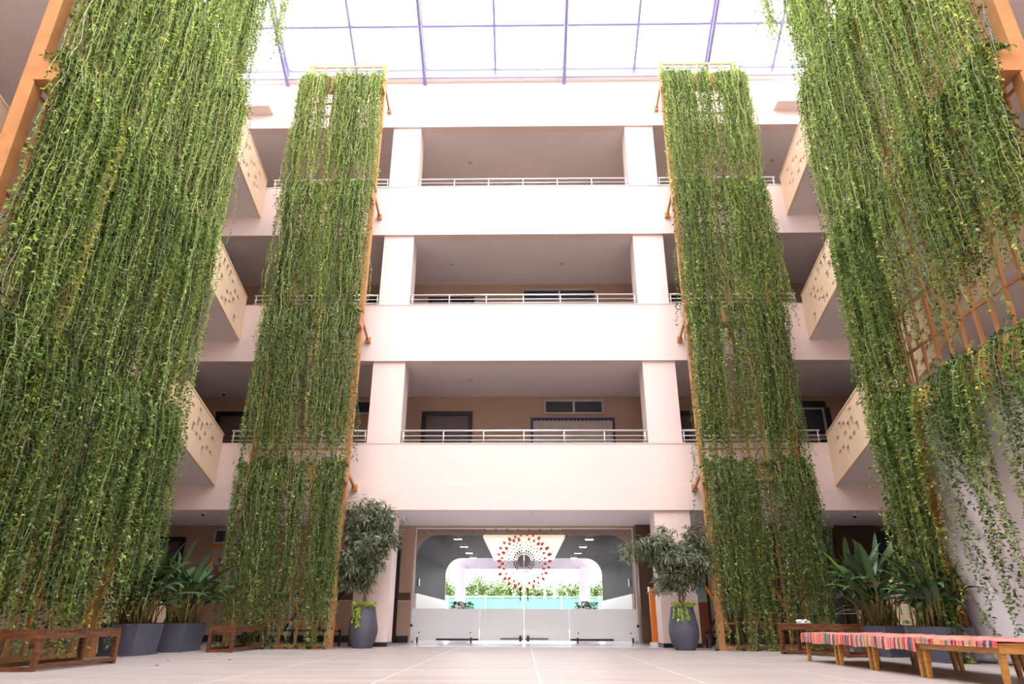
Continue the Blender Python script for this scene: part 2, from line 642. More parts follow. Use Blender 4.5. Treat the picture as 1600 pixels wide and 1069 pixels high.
framed_door(1, -2.82, -1.60, PT[0] - .78, 6.07, M['doorleaf'])
framed_door(2, -2.82, -1.64, PT[1] - .78, 9.80, M['doorleaf'])
framed_door(3, -8.9, -7.6, PT[0] - .78, 6.07, M['doorleaf'])
framed_door(4, 4.3, 5.5, PT[0] - .78, 6.07, M['doorleaf'])
framed_door(5, 4.3, 5.5, PT[1] - .78, 9.80, M['doorleaf'])
framed_door(6, -10.2, -9.4, 0.0, 2.5, M['doorleaf'])
framed_door(7, -3.9, -3.45, 0.0, 2.5, M['doorleaf'])
framed_door(8, -4.9, -4.35, PT[1] - .78, 9.80, M['doorleaf'])


def window(n_, x0, x1, z0, z1, mull=1, y=BY, fr='greywin'):
    f = MB()
    w = .05
    o = struct('window_%d' % n_, MB().box(x0, x1, y - .02, y, z0, z1), M['darkglass'])
    f.box(x0 - w, x0, y - .06, y, z0 - w, z1 + w).box(x1, x1 + w, y - .06, y, z0 - w, z1 + w)
    f.box(x0, x1, y - .06, y, z1, z1 + w).box(x0, x1, y - .06, y, z0 - w, z0)
    for i in range(mull):
        xm = x0 + (x1 - x0) * (i + 1) / (mull + 1)
        f.box(xm - .03, xm + .03, y - .055, y, z0, z1)
    f.build('window_frame', M[fr], o)
    return o


window(1, 0.68, 2.32, 6.17, 6.50)
window(2, 0.05, 2.27, 9.80, 10.16)
window(3, -5.9, -4.45, 6.17, 6.50)
window(4, -6.9, -5.0, 9.80, 10.16)
window(5, -8.45, -7.9, 2.50, 2.80, 0)
window(6, 7.2, 8.72, 5.5, 6.25, 0)
window(7, 7.2, 8.72, 3.95, 5.35, 0)
MB_ = MB().box(7.05, 8.85, BY - .05, BY - .001, 6.31, 6.50).box(8.78, 8.95, BY - .05, BY - .001, 3.8, 6.31).box(7.0, 7.14, BY - .05, BY - .001, 3.8, 6.31)
struct('trim_5', MB_, M['black'])

# notice board with blue border
nb = thing('notice_board', 'wide pale notice board with a dotted navy border behind the first gallery railing', 'notice board',
           (1.45, BY - .06, 4.6))
MB().box(-1.15, 1.15, 0, .055, 0, 1.33).build('panel', M['board'], nb)
f = MB().box(-1.22, -1.15, -.012, .055, 0, 1.40).box(1.15, 1.22, -.012, .055, 0, 1.40).box(-1.15, 1.15, -.012, .055, 1.33, 1.40)
for i in range(20):
    f.tube([(-1.1 + i * 2.2 / 19, -.012, 1.325), (-1.1 + i * 2.2 / 19, .002, 1.325)], .03, 8)
f.build('border', M['blue'], nb)

# framed picture on the ground floor left, and small wall box
pic = thing('framed_picture', 'orange framed pink flower picture hung behind the left vine tower', 'picture', (-7.3, BY - .06, 1.28))
MB().box(-1.13, 1.13, 0, .055, .06, 1.06).build('print', M['board'], pic)
f = MB()
rnd = random.Random(5)
for i in range(60):
    x, z = rnd.uniform(-1.0, 1.0), rnd.uniform(.15, .75)
    s_ = rnd.uniform(.04, .10)
    f.quad(*[(x + s_ * math.cos(a) * (1 + .3 * math.sin(3 * a)), -.004 - i * .00005, z + s_ * math.sin(a)) for a in
             [j * math.pi / 6 for j in range(12)]])
f.build('flowers', M['pink'], pic)
MB().box(-1.2, -1.13, -.03, .055, 0, 1.12).box(1.13, 1.2, -.03, .055, 0, 1.12).box(-1.13, 1.13, -.03, .055, 1.06, 1.12).box(
    -1.13, 1.13, -.03, .055, 0, .06).build('frame', M['orange'], pic)

# ground floor right: grey glazed shopfront with brown pier and louvres
sf = thing('glazed_partition', 'dark grey glazed partition with louvres behind the right hand planters', 'partition', (0, BY - .12, 0))
MB().box(6.9, 8.3, 0, .05, 0, 2.8).build('glass_panel', M['greyglass'], sf)
MB().box(9.55, 11.6, 0, .05, 0, 2.8).build('glass_panel', M['greyglass'], sf)
lv = MB()
for i in range(12):
    z = 1.25 + i * .075
    lv.box(7.75, 8.15, -.03, 0, z, z + .02)
lv.build('louvre', M['black'], sf)
MB().box(8.38, 9.5, -.12, .11, 0, 2.93).build('pier', M['darkbrown'], sf)
MB().box(5.3, 6.85, -.02, .05, .0, 2.86).build('wood_panel', M['darkbrown'], sf)
rp = thing('rope_barrier', 'thin white rope line strung across the ground floor corridor on the right', 'rope', (0, 17.6, 0))
MB().tube([(5.6, 0, .74), (6.8, 0, .70), (8.2, 0, .72)], .008, 6).build('rope', M['white'], rp)
for x in (5.6, 8.2):
    MB().tube([(x, 0, .02), (x, 0, .76)], .015, 8).lathe([(.12, 0), (.12, .02), (.02, .03)], 16, (x, 0, 0)).build('post', M['steel'], rp)
tag(MB().box(8.0, 9.3, 16.9, 17.3, 0, .62).build('low_wall', M['wall'], None), 'low pink plastered plinth beside the stair foot behind the right planters', 'wall')

# ---------------------------------------------------------------- entrance: glass screen with doors
scr = thing('glass_screen', 'frameless glass side screens of the entrance lobby', 'glass screen', (0, BY, 0))


def gpanel(x0, x1, parent, nm):
    MB().box(x0, x1, -.006, .006, .05, 2.85).build(nm, M['glass'], parent)
    MB().box(x0, x1, .007, .012, .05, .82).build('frosted_film', M['film'], parent)


gpanel(-2.93, -1.15, scr, 'glass')
gpanel(1.20, 2.98, scr, 'glass')
for x0, x1 in ((-2.27, -1.17), (1.22, 2.33)):
    MB().box(x0, x1, -.025, .02, .055, .10).build('bottom_rail', M['black'], scr)
for x in (-2.76, -1.36, 1.40, 2.83):
    MB().box(x - .02, x + .02, -.03, .03, .0, .13).build('clamp', M['black'], scr)
for x in (-2.72, -1.38, 1.42, 2.78):
    for z in (.24, 2.75):
        MB().tube([(x, -.02, z), (x, .02, z)], .018, 10).build('bolt', M['black'], scr)
for x in (-2.93, 2.98):
    MB().box(x - .012, x + .012, -.015, .015, 0, 2.86).build('edge_strip', M['white'], scr)
    MB().box(x - .03, x + .03, -.03, .03, .38, .44).build('clamp', M['black'], scr)
MB().box(-2.95, 3.0, -.02, .02, 2.855, 2.885).build('top_channel', M['steel'], scr)
for i in range(8):
    x = -1.05 + i * .305
    MB().box(x - .012, x + .012, -.03, -.02, 2.80, 2.86).build('clip', M['black'], scr)
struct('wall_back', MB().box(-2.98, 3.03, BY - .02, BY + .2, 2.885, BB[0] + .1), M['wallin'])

CX, CZ = .02, 2.02
for sx in (-1, 1):
    side_ = 'left' if sx < 0 else 'right'
    d_ = thing('glass_door', '%s frameless glass door carrying half of the orange and grey sunburst' % side_, 'door', (0, BY, 0))
    x0, x1 = (-1.14, CX - .006) if sx < 0 else (CX + .006, 1.19)
    gpanel(x0, x1, d_, 'glass')
    hx = CX + .10 * sx
    h = MB().tube([(hx, -.05, 1.02), (hx, -.05, 1.33)], .014, 8)
    h.tube([(hx, -.05, 1.05), (hx, 0, 1.05)], .008, 6).tube([(hx, -.05, 1.30), (hx, 0, 1.30)], .008, 6)
    h.build('door_handle', M['black'], d_)
    xa, xb = sorted((CX + .03 * sx, CX + .62 * sx))
    MB().box(xa, xb, -.022, .022, .085, .11).build('bottom_rail', M['black'], d_)
    MB().box(hx - .03, hx + .03, -.03, .03, .03, .17).build('patch_fitting', M['black'], d_)
    # sunburst: half disc, dots and drops
    f = MB()
    a0 = [math.pi / 2 + sx * -1 * math.pi * i / 24 for i in range(25)]
    pts = [(CX + .012 * sx + .17 * abs(math.cos(a)) * sx, -.0085, CZ + .17 * math.sin(a)) for a in a0]
    f.quad(*(pts if sx > 0 else pts[::-1]))
    f.build('decal_disc', M['decalgrey'], d_)

    def drops(rad, n_, off, w, l, mat, nm, jit=0, seed=0):
        f = MB()
        rn = random.Random(seed)
        for i in range(n_):
            a = 2 * math.pi * (i + off) / n_
            rr = rad + rn.uniform(-jit, jit)
            k_ = rn.uniform(.75, 1.15)
            if (math.cos(a) * sx) <= 0.02: continue
            c = Vector((CX + rr * math.cos(a), -.009, CZ + rr * math.sin(a)))
            ra = Vector((math.cos(a), 0, math.sin(a)))
            ta = Vector((-math.sin(a), 0, math.cos(a)))
            f.quad(*[c + ta * w * k_ * .5 * math.sin(q) * (1 - .35 * math.cos(q)) + ra * l * k_ * .5 * math.cos(q) for q in
                     [2 * math.pi * j / 10 for j in range(10)]])
        f.build(nm, mat, d_)
    drops(.215, 26, 0, .036, .052, M['decaldark'], 'decal_dots')
    drops(.275, 26, .5, .042, .06, M['decaldark'], 'decal_dots')
    drops(.345, 26, 0, .028, .04, M['decalgrey'], 'decal_dots', .01, 1)
    drops(.42, 26, .5, .034, .046, M['decalgrey'], 'decal_dots', .012, 2)
    drops(.50, 26, 0, .028, .036, M['decalgrey'], 'decal_dots', .015, 3)
    drops(.585, 26, .5, .072, .105, M['decalorange'], 'decal_drops', .02, 4)
    drops(.70, 26, 0, .076, .115, M['decalorange'], 'decal_drops', .03, 5)

# ---------------------------------------------------------------- entrance tunnel
TX0, TX1, TZ, TR = -2.95, 2.98, 2.74, .58
TY0, TY1 = 19.35, 27.0


def arch(x0, x1, zt, R, z0, n_=8):
    pts = [(x0, z0), (x0, zt - R)]
    for i in range(1, n_ + 1):
        a = math.pi - math.pi / 2 * i / n_
        pts.append((x0 + R + R * math.cos(a), zt - R + R * math.sin(a)))
    for i in range(0, n_ + 1):
        a = math.pi / 2 - math.pi / 2 * i / n_
        pts.append((x1 - R + R * math.cos(a), zt - R + R * math.sin(a)))
    pts.append((x1, z0))
    return pts


ap = arch(TX0, TX1, TZ, TR, 1.21)
f = MB()
for i in range(len(ap) - 1):
    (xa, za), (xb, zb_) = ap[i], ap[i + 1]
    f.quad((xa, TY0, za), (xa, TY1, za), (xb, TY1, zb_), (xb, TY0, zb_))
tn = struct('wall_tunnel', f, M['tunnel'], smooth=False)
struct('floor', MB().box(-3.4, 3.4, BY + .15, 30, -.2, 0), M['gloss_floor'])
for sx, x in ((-1, TX0), (1, TX1)):
    struct('wall_tunnel', MB().box(x, x + .06 * -sx, TY0, TY1, 0, 1.21), M['white'])
    struct('wall_tunnel', MB().box(x + .01 * sx, x + .3 * sx, TY0, TY1, 0, 3.0), M['black'])
# fascia plate round the near mouth and white fascia round the far mouth
for (Y0, Y1, mt_) in ((TY0 - .05, TY0, 'taupe'), (TY1, TY1 + .05, 'white')):
    f = MB()
    for i in range(1, len(ap) - 2):
        (xa, za), (xb, zb_) = ap[i], ap[i + 1]
        for Y in (Y0, Y1):
            f.quad((xa, Y, za), (xb, Y, zb_), (xb, Y, 3.0), (xa, Y, 3.0))
        f.quad((xa, Y0, za), (xa, Y1, za), (xb, Y1, zb_), (xb, Y0, zb_))
    f.box(TX0 - .4, TX0, Y0, Y1, 0, 3.0).box(TX1, TX1 + .4, Y0, Y1, 0, 3.0)
    struct('wall_tunnel', f, M[mt_])
struct('ceiling', MB().box(-3.5, 3.5, BY + .2, TY1, 3.0, 3.1), M['white'])
struct('ceiling', MB().box(-1.11, 1.16, BY + .06, TY0 - .06, 2.87, 2.90), M['cream'])
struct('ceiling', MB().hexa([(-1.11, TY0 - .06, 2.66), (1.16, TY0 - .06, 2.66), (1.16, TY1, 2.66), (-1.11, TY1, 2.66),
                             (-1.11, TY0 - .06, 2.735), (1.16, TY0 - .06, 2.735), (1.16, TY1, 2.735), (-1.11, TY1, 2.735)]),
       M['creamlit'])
for sx in (-1, 1):
    for i, y in enumerate((20.15, 22.33, 24.53, 26.5)):
        l_ = thing('ceiling_light', '%s small bright light strip in the dark %s side of the tunnel ceiling' %
                   (['nearest', 'second', 'third', 'farthest'][i], 'left' if sx < 0 else 'right'), 'light', (1.9 * sx + .01, y, TZ - .035), 0,
                   'tunnel ceiling lights')
        MB().box(-.12, .12, -.05, .05, 0, .035).build('housing', M['white'], l_)
        MB().box(-.11, .11, -.04, .04, -.004, 0).build('diffuser', M['lamp'], l_)
for x, sx in ((TX0 + .01, 1), (TX1 - .01, -1)):
    tag(MB().box(x, x + .02 * sx, 19.9, 20.05, 1.42, 1.62).build('switch_plate', M['white']),
        'white switch plate on the dark %s wall of the tunnel' % ('left' if sx > 0 else 'right'), 'switch')

# outside the far mouth
struct('floor', MB().box(-60, 60, 30, 110, -.22, -.02), M['ground'])
for x0, x1, s_ in ((-2.66, -2.30, 'left'), (2.22, 2.60, 'right')):
    tag(MB().box(x0, x1, 27.9, 28.3, 0, 2.5).build('porch_pillar', M['porch']), 'white square porch pillar beyond the tunnel, %s one' % s_, 'pillar')
struct('ceiling', MB().box(-5, 5, 27.05, 31, 2.95, 3.1), M['porch'])
tag(MB().box(-4.5, 4.5, 28.0, 28.25, 2.42, 2.95).build('porch_beam', M['porch']), 'white porch beam across the far mouth of the tunnel', 'beam')

fn = thing('court_fence', 'teal netted sports fence with white posts beyond the porch', 'fence', (0, 38, 0))
MB().box(-14, 14, 0, .03, 0.1, 1.62).build('netting', M['teal'], fn)
for i in range(15):
    x = -14 + i * 2
    MB().tube([(x, -.05, 0), (x, -.05, 1.75)], .035, 8).build('post', M['white'], fn)
MB().tube([(-14, -.05, 1.68), (14, -.05, 1.68)], .025, 6).build('rail', M['white'], fn)
for x, h_ in ((1.9, 3.9), (3.8, 3.0), (1.3, 2.6)):
    pl = thing('lamp_post', 'thin white pole %s beyond the teal fence' % {1.9: 'tallest of the three', 3.8: 'farthest right', 1.3: 'shortest'}[x], 'pole', (x, 44, 0))
    MB().tube([(0, 0, 0), (0, 0, h_)], .05, 8).build('pole', M['white'], pl)
    MB().box(-.25, .25, -.1, .1, h_, h_ + .08).build('lamp_head', M['white'], pl)


# ---------------------------------------------------------------- foliage generators
def norm(a):
    return a / (np.linalg.norm(a, axis=-1, keepdims=True) + 1e-9)


def leaf_quads(P, D, Nn, L, Wd, fold=.15):
    """diamond leaves: P base points, D direction, Nn approx normal"""
    S = norm(np.cross(D, Nn))
    Nn = norm(np.cross(S, D))
    L = L[:, None]
    Wd = Wd[:, None]
    mid = P + D * L * .42
    v = np.stack([P, mid - S * Wd * .5 + Nn * Wd * fold, P + D * L - Nn * L * .12, mid + S * Wd * .5 + Nn * Wd * fold], 1)
    return v.reshape(-1, 3)


def mix(a, b, t):
    return a * (1 - t[:, None]) + b * t[:, None]


GD = np.array([0.045, 0.095, 0.025])
GM = np.array([0.15, 0.26, 0.055])
GL = np.array([0.44, 0.58, 0.15])
GY = np.array([0.42, 0.44, 0.08])


def curtain(label, origin, U, N, W, L, n, seed, dens=None, lenf=None, over=.12, leaf=.052, light=.35, box=.42, crown=1.0, st=1.0):
    rg = np.random.default_rng(seed)
    root_ = thing('hanging_vine', label, 'vine', origin, 0, None)
    U, N = np.array(U, float), np.array(N, float)
    phs = rg.uniform(0, 6.28, 4)

    def clump(u):
        return .5 + .20 * np.sin(u * 4.1 + phs[0]) + .22 * np.sin(u * 12.7 + phs[1]) + .20 * np.sin(u * 29 + phs[2])
    Pl, Dl, Cl, Ll = [], [], [], []
    SV, SF = [], []
    SC_ = []
    nv = 0
    i = 0
    tries = 0
    while i < n and tries < n * 30:
        tries += 1
        u = rg.uniform(-over, W + over)
        w = clump(u)
        if dens is not None: w *= dens(u / W)
        if rg.random() > w * 1.25: continue
        i += 1
        short = rg.random() < .22 * crown
        Ls = L * (1 + rg.normal(0, .13))
        if lenf is not None: Ls *= lenf(u / W)
        Ls *= .78 + .3 * clump(u + 3)
        if rg.random() < .07: Ls *= 1.15
        if short: Ls = rg.uniform(.35, 1.3)
        ds = .048 if st > .9 else .041
        k = max(5, int(Ls / ds))
        s = np.arange(k) * ds
        n0 = -rg.uniform(0, box)
        d0 = rg.uniform(.01, .26) if rg.random() < .9 else rg.uniform(.2, .42)
        nn = n0 + (d0 - n0) * (1 - np.exp(-s / .22))
        rise = rg.uniform(.0, .10) + (rg.uniform(0, .22) if short else 0)
        zz = rise * np.sin(np.pi * np.clip(s / .55, 0, 1)) - np.where(s < .35, s * s / .7, s - .175)
        A = rg.uniform(.01, .05)
        drift = rg.normal(0, .035)
        uu = u + A * np.sin(s * rg.uniform(2, 5) + rg.uniform(0, 6)) + drift * s + .02 * np.sin(s * 9 + rg.uniform(0, 6))
        nn = nn + .02 * np.sin(s * 3.3 + rg.uniform(0, 6)) - .02 * s
        nn = np.where(s > .5, np.maximum(nn, .005), nn)
        P = U[None] * uu[:, None] + N[None] * nn[:, None]
        P[:, 2] += zz
        P[:, 2] = np.maximum(P[:, 2], .04 - origin[2])
        # stem as 3-sided tube
        idx = np.arange(0, k, 3)
        Q = P[idx]
        r_ = rg.uniform(.0026, .0062) * st
        if len(Q) > 1:
            ang = np.array([0, 2.09, 4.19])
            offs = np.stack([np.cos(ang), np.sin(ang), np.zeros(3)], 1) * r_
            V = (Q[:, None, :] + offs[None]).reshape(-1, 3)
            SV.append(V)
            a = np.arange(len(Q) - 1)[:, None] * 3
            for j in range(3):
                j2 = (j + 1) % 3
                SF.append(np.concatenate([a + j, a + j2, a + j2 + 3, a + j + 3], 1) + nv)
            nv += len(V)
            c = rg.uniform(.6, 1.3) * np.array([.50, .50, .30]) if rg.random() < .55 else rg.uniform(.7, 1.3) * np.array([.36, .44, .12])
            SC_.append(np.repeat(c[None], len(V), 0))
        # leaves
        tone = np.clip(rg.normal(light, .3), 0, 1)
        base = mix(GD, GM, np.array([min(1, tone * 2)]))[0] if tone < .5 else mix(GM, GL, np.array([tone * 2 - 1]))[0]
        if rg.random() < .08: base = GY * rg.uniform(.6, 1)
        bare = rg.random() < .10
        keep = rg.random(k) < (.35 if bare else .93)
        PP = P[keep]
        if len(PP) == 0: continue
        for sgn in (0, math.pi):
            m_ = len(PP)
            az = rg.uniform(0, 6.28) + np.arange(m_) * 1.4 + sgn + rg.normal(0, .5, m_)
            el = rg.normal(-.25, .4, m_)
            D = np.stack([np.cos(az) * np.cos(el), np.sin(az) * np.cos(el), np.sin(el)], 1)
            Pl.append(PP)
            Dl.append(D)
            Ll.append(leaf * rg.uniform(.65, 1.25, m_) * rg.uniform(.85, 1.15))
            Cl.append(np.repeat(base[None], m_, 0) * rg.choice([.45, .7, 1.0, 1.35, 1.9], (m_, 1), p=[.16, .22, .26, .22, .14]))
    P, D, Lf, Cc = np.concatenate(Pl), np.concatenate(Dl), np.concatenate(Ll), np.concatenate(Cl)
    Nn = norm(rg.normal(0, .5, D.shape) + np.array([0, 0, .9]) + N * .3)
    v = leaf_quads(P, D, Nn, Lf, Lf * rg.uniform(.42, .6, len(Lf)))
    npmesh('leaves', v, np.arange(len(v)).reshape(-1, 4), M['leaf'], root_, np.repeat(Cc, 4, 0))
    npmesh('stems', np.concatenate(SV), np.concatenate(SF), M['stem'], root_, np.concatenate(SC_))
    return root_


# ---------------------------------------------------------------- trellis towers
def trellis(label, W, H, tiers, bx, loc, rz, pw=.13, npost=0, brackets=True, rail_ext=0):
    """local x along the width, -y towards the atrium"""
    t_ = thing('vine_trellis', label, 'trellis', loc, rz, 'ochre steel vine trellises')
    xs = [0, W]
    for x in xs:
        MB().box(x - pw / 2, x + pw / 2, -pw * .6, pw * .6, 0, H).build('post', M['ochre'], t_)
    nb_ = int(round(W / .36))
    for i in range(1, nb_):
        x = W * i / nb_
        th = .02 if i % 3 else .032
        MB().box(x - th, x + th, -.02, .02, .04, H - .04).build('upright', M['ochre'], t_)
    g_ = int(H / (.45 if W < 3 else .78))
    for i in range(g_ + 1):
        z = .04 + (H - .08) * i / g_
        th = .035 if i in (0, g_) else .02
        MB().box(pw / 2, W - pw / 2, -.018, .018, z - th, z + th).build('crossbar', M['ochre'], t_)
    for z in tiers:
        b = MB()
        x0, x1 = -pw / 2 - .02, W + pw / 2 + .02
        y1, y0 = -.085, -bx
        b.box(x0, x1, y0, y1, z - .36, z - .33)
        b.box(x0, x1, y0, y0 + .03, z - .33, z).box(x0, x1, y1 - .03, y1, z - .33, z)
        b.box(x0, x0 + .03, y0 + .03, y1 - .03, z - .33, z).box(x1 - .03, x1, y0 + .03, y1 - .03, z - .33, z)
        pb = b.build('planter_box', M['ochre'], t_)
        MB().box(x0 + .03, x1 - .03, y0 + .03, y1 - .03, z - .33, z - .04).build('soil', M['soil'], pb)
    if brackets:
        for z in brackets:
            for x in xs:
                s = -1 if x == 0 else 1
                f = MB().bar((x, .07, z + .25), (x, .93, z), .05, .07)
                f.box(x - .06, x + .06, .86, .95, z - .07, z + .07)
                f.build('wall_bracket', M['ochre'], t_)
    return t_


TT = [3.71, 7.45, 11.05, 14.75]
# centre towers at Y = 15
for sx, x0, nm in ((-1, -6.10, 'left'), (1, 4.02, 'right')):
    t_ = trellis('ochre vine trellis tower standing before the facade, %s of the entrance' % nm, 2.12, 15.54, TT, .42, (x0, 15.0, 0), 0,
                 brackets=[3.42, 7.2, 10.93, 14.66])
    words = ['lowest', 'second', 'third', 'topmost']
    for k, z in enumerate(TT):
        kw = dict(dens=None, lenf=None)
        if nm == 'left' and k == 1: kw['dens'] = lambda q: .55 + .5 * (q < .85)
        Lk = [3.35, 3.65, 3.7, 3.65][k]
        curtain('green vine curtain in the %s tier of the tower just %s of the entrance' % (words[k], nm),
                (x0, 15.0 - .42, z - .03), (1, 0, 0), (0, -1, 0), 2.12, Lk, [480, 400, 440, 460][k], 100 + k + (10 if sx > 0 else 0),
                light=[.30, .38, .50, .68][k], over=.10, box=.30, leaf=.055, crown=[1.6, 1.2, 1.2, 1][k], st=[.55, .7, .85, 1][k], **kw)  # leaf tone pales tier by tier: backlight painted into the colour

# side towers, X = +-6.75, Y 7.0 .. 12.2
TS = [3.98, 7.70, 11.40, 15.10]
for sx, nm in ((-1, 'left'), (1, 'right')):
    X = 6.75 * sx
    rz = math.pi / 2 if sx < 0 else -math.pi / 2
    # local x runs along +Y on the left (towards the facade) and along -Y on the right
    if sx < 0:
        loc = (X, 7.08, 0)
        U, O = (0, 1, 0), (-6.25, 7.08)
    else:
        loc = (X, 11.3, 0)
        U, O = (0, -1, 0), (6.25, 11.3)
    trellis('wide ochre vine trellis in front of the %s stairs' % nm, 4.22, 18.6, TS, .5, loc, rz, pw=.17, brackets=[])
    for k, z in enumerate(TS):
        dens = lenf = None
        nS = [760, 860, 880, 880][k]
        Lk = [3.55, 3.95, 4.05, 4.0][k]
        if sx > 0 and k == 0:
            dens = lambda q: 1.25 if q < .20 else (.30 if q < .36 else .42)
            lenf = lambda q: 1.12 if q < .18 else (.48 if random.random() < .62 else 1.0)
            nS = 430
        if sx > 0 and k == 1:
            dens = lambda q: 1.2 if q < .22 else (.30 if q < .62 else .7)
            lenf = lambda q: 1.0 if q < .22 else .72
            nS = 520
        if sx > 0 and k == 2:
            dens = lambda q: 1.1 if q < .25 else .6
            nS = 640
        if sx < 0 and k == 0:
            dens = lambda q: .85 if q < .6 else 1.1
            lenf = lambda q: 1.0 if q < .72 else (.84 if q < .9 else .74)
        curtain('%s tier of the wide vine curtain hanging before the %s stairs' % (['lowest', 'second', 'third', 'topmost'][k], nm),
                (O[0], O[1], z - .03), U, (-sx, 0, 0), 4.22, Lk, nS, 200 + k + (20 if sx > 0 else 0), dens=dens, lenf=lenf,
                light=[.32, .42, .60, .80][k], over=.2, box=.38, leaf=[.062, .059, .056, .055][k], crown=1.3, st=[.5, .7, 1, 1][k])  # higher tiers get paler leaves, roof light put into their colour
    # stray strands swinging clear past the end of the top box
    curtain('loose pale vine strands trailing past the far end of the %s trellis top' % nm,
            (5.9 * sx, 11.5, 15.0), (0, 1, 0), (-sx, 0, 0), .55, 2.2, 30, 300 + sx, light=.85, over=0, box=.05, leaf=.055, crown=.2)


# ---------------------------------------------------------------- potted ficus trees
def slate_pot(parent):
    prof = [(.20, 0), (.205, .02), (.27, .14), (.305, .30), (.30, .42), (.265, .60), (.225, .78), (.235, .80), (.215, .80), (.20, .76)]
    MB().lathe(prof, 48).build('pot', M['pot'], parent, smooth=True)
    MB().lathe([(.20, .755), (.20, .775)], 32).build('soil', M['soil'], parent)


def narrow_tree(label, loc, seed, branches, H):
    t_ = thing('potted_tree', label, 'potted tree', loc)
    slate_pot(t_)
    rg = np.random.default_rng(seed)
    rd = random.Random(seed)
    f = MB()
    tips = []
    for j in range(4):
        a = rd.uniform(0, 6.28)
        pts = [(.05 * math.cos(a), .05 * math.sin(a), .76)]
        for q in range(1, 6):
            a2 = a + q * 1.1
            rr = .035 + .02 * q
            pts.append((rr * math.cos(a2) * .8, rr * math.sin(a2) * .8, .76 + q * .22))
        f.tube(pts, [.018, .017, .016, .014, .012, .01], 6)
    base = (0, 0, 1.35)
    for (ex, ey, ez) in branches:
        st_ = Vector((rd.uniform(-.05, .05), rd.uniform(-.05, .05), rd.uniform(1.05, min(1.9, ez))))
        e = Vector((ex, ey, ez))
        mid = (st_ + e) / 2 + Vector((0, 0, .12))
        q3 = (mid + e) / 2 + Vector((0, 0, .07))
        f.tube([st_, mid, q3, e], [.012, .009, .006, .003], 5)
        for w in (st_.lerp(mid, .6), mid, q3, e, mid.lerp(q3, .5), q3.lerp(e, .5)):
            for r2 in range(3):
                tips.append(w + Vector((rd.uniform(-.17, .17), rd.uniform(-.14, .14), rd.uniform(-.13, .13))))
    f.build('trunk', M['bark'], t_, smooth=True)
    P, D, L = [], [], []
    for tp in tips:
        k = 15
        az = rg.uniform(0, 6.28, k)
        el = rg.uniform(-1.35, .25, k)
        P.append(np.array(tp)[None] + rg.normal(0, .035, (k, 3)))
        D.append(np.stack([np.cos(az) * np.cos(el), np.sin(az) * np.cos(el), np.sin(el)], 1))
        L.append(rg.uniform(.12, .20, k))
    P, D, L = np.concatenate(P), np.concatenate(D), np.concatenate(L)
    Nn = norm(rg.normal(0, .4, D.shape) + np.array([0, -.3, .8]))
    v = leaf_quads(P, D, Nn, L, L * .17, .1)
    cc = np.array([0.20, 0.235, 0.145]) * rg.uniform(.5, 1.5, (len(L), 1))
    npmesh('foliage', v, np.arange(len(v)).reshape(-1, 4), M['treeleaf'], t_, np.repeat(cc, 4, 0))
    # golden trailing plant at the rim
    P, D, L = [], [], []
    for i in range(130):
        a = rd.uniform(-2.9, -.2)
        r_ = rd.uniform(.08, .25)
        P.append((r_ * math.cos(a), r_ * math.sin(a), .80 + rd.uniform(0, .10)))
        D.append((math.cos(a) * .8, math.sin(a) * .8, rd.uniform(-.5, .4)))
    for s_ in range(5):
        a = -1.9 + rd.uniform(-.55, .55)
        ln = rd.uniform(.15, .42)
        for q in range(int(ln / .022)):
            zz = .78 - q * .022
            rr = .245 + (.30 - .245) * min(1, (.80 - zz) / .45) + .02
            P.append((rr * math.cos(a + .03 * math.sin(q)), rr * math.sin(a), zz))
            b = a + rd.uniform(-1.2, 1.2)
            D.append((math.cos(b) * .7, math.sin(b) * .7, -.6))
    P, D = np.array(P), norm(np.array(D))
    L = rg.uniform(.045, .075, len(P))
    Nn = norm(rg.normal(0, .3, D.shape) + np.array([0, -.5, .7]))
    v = leaf_quads(P, D, Nn, L, L * .8, .1)
    cc = np.array([0.38, 0.52, 0.04]) * rg.uniform(.6, 1.2, (len(L), 1))
    npmesh('creeper', v, np.arange(len(v)).reshape(-1, 4), M['leaf'], t_, np.repeat(cc, 4, 0))
    return t_


rd = random.Random(3)
br = []
for i in range(26):
    a = rd.uniform(0, 6.28)
    z = rd.uniform(1.35, 2.95)
    r_ = .70 * math.sqrt(max(.05, 1 - ((z - 2.05) / 1.1) ** 2)) * rd.uniform(.5, 1)
    br.append((r_ * math.cos(a) - .12, r_ * math.sin(a) * .8, z))
br += [(-.8, -.1, 1.45), (-.65, -.2, 1.3), (-.5, -.2, 1.25), (-.85, -.1, 1.6), (.55, -.1, 2.45), (.58, .0, 2.2), (-.1, 0, 3.0), (-.3, .1, 2.9)]
narrow_tree('narrow leaved potted tree in a slate urn left of the entrance', (-3.36, 15.25, 0), 4, br, 3.1)
br = []
for i in range(26):
    a = rd.uniform(0, 6.28)
    z = rd.uniform(1.25, 2.55)
    r_ = .68 * math.sqrt(max(.05, 1 - ((z - 1.9) / .95) ** 2)) * rd.uniform(.5, 1)
    br.append((r_ * math.cos(a), r_ * math.sin(a) * .8, z))
br += [(-.95, -.1, 1.95), (-1.2, -.1, 1.85), (-.75, -.15, 2.1), (.5, 0, 2.3), (-.45, -.1, 1.15), (-1.0, 0, 2.0)]
narrow_tree('narrow leaved potted tree in a slate urn right of the entrance, one branch reaching left', (3.26, 14.9, 0), 9, br, 2.7)


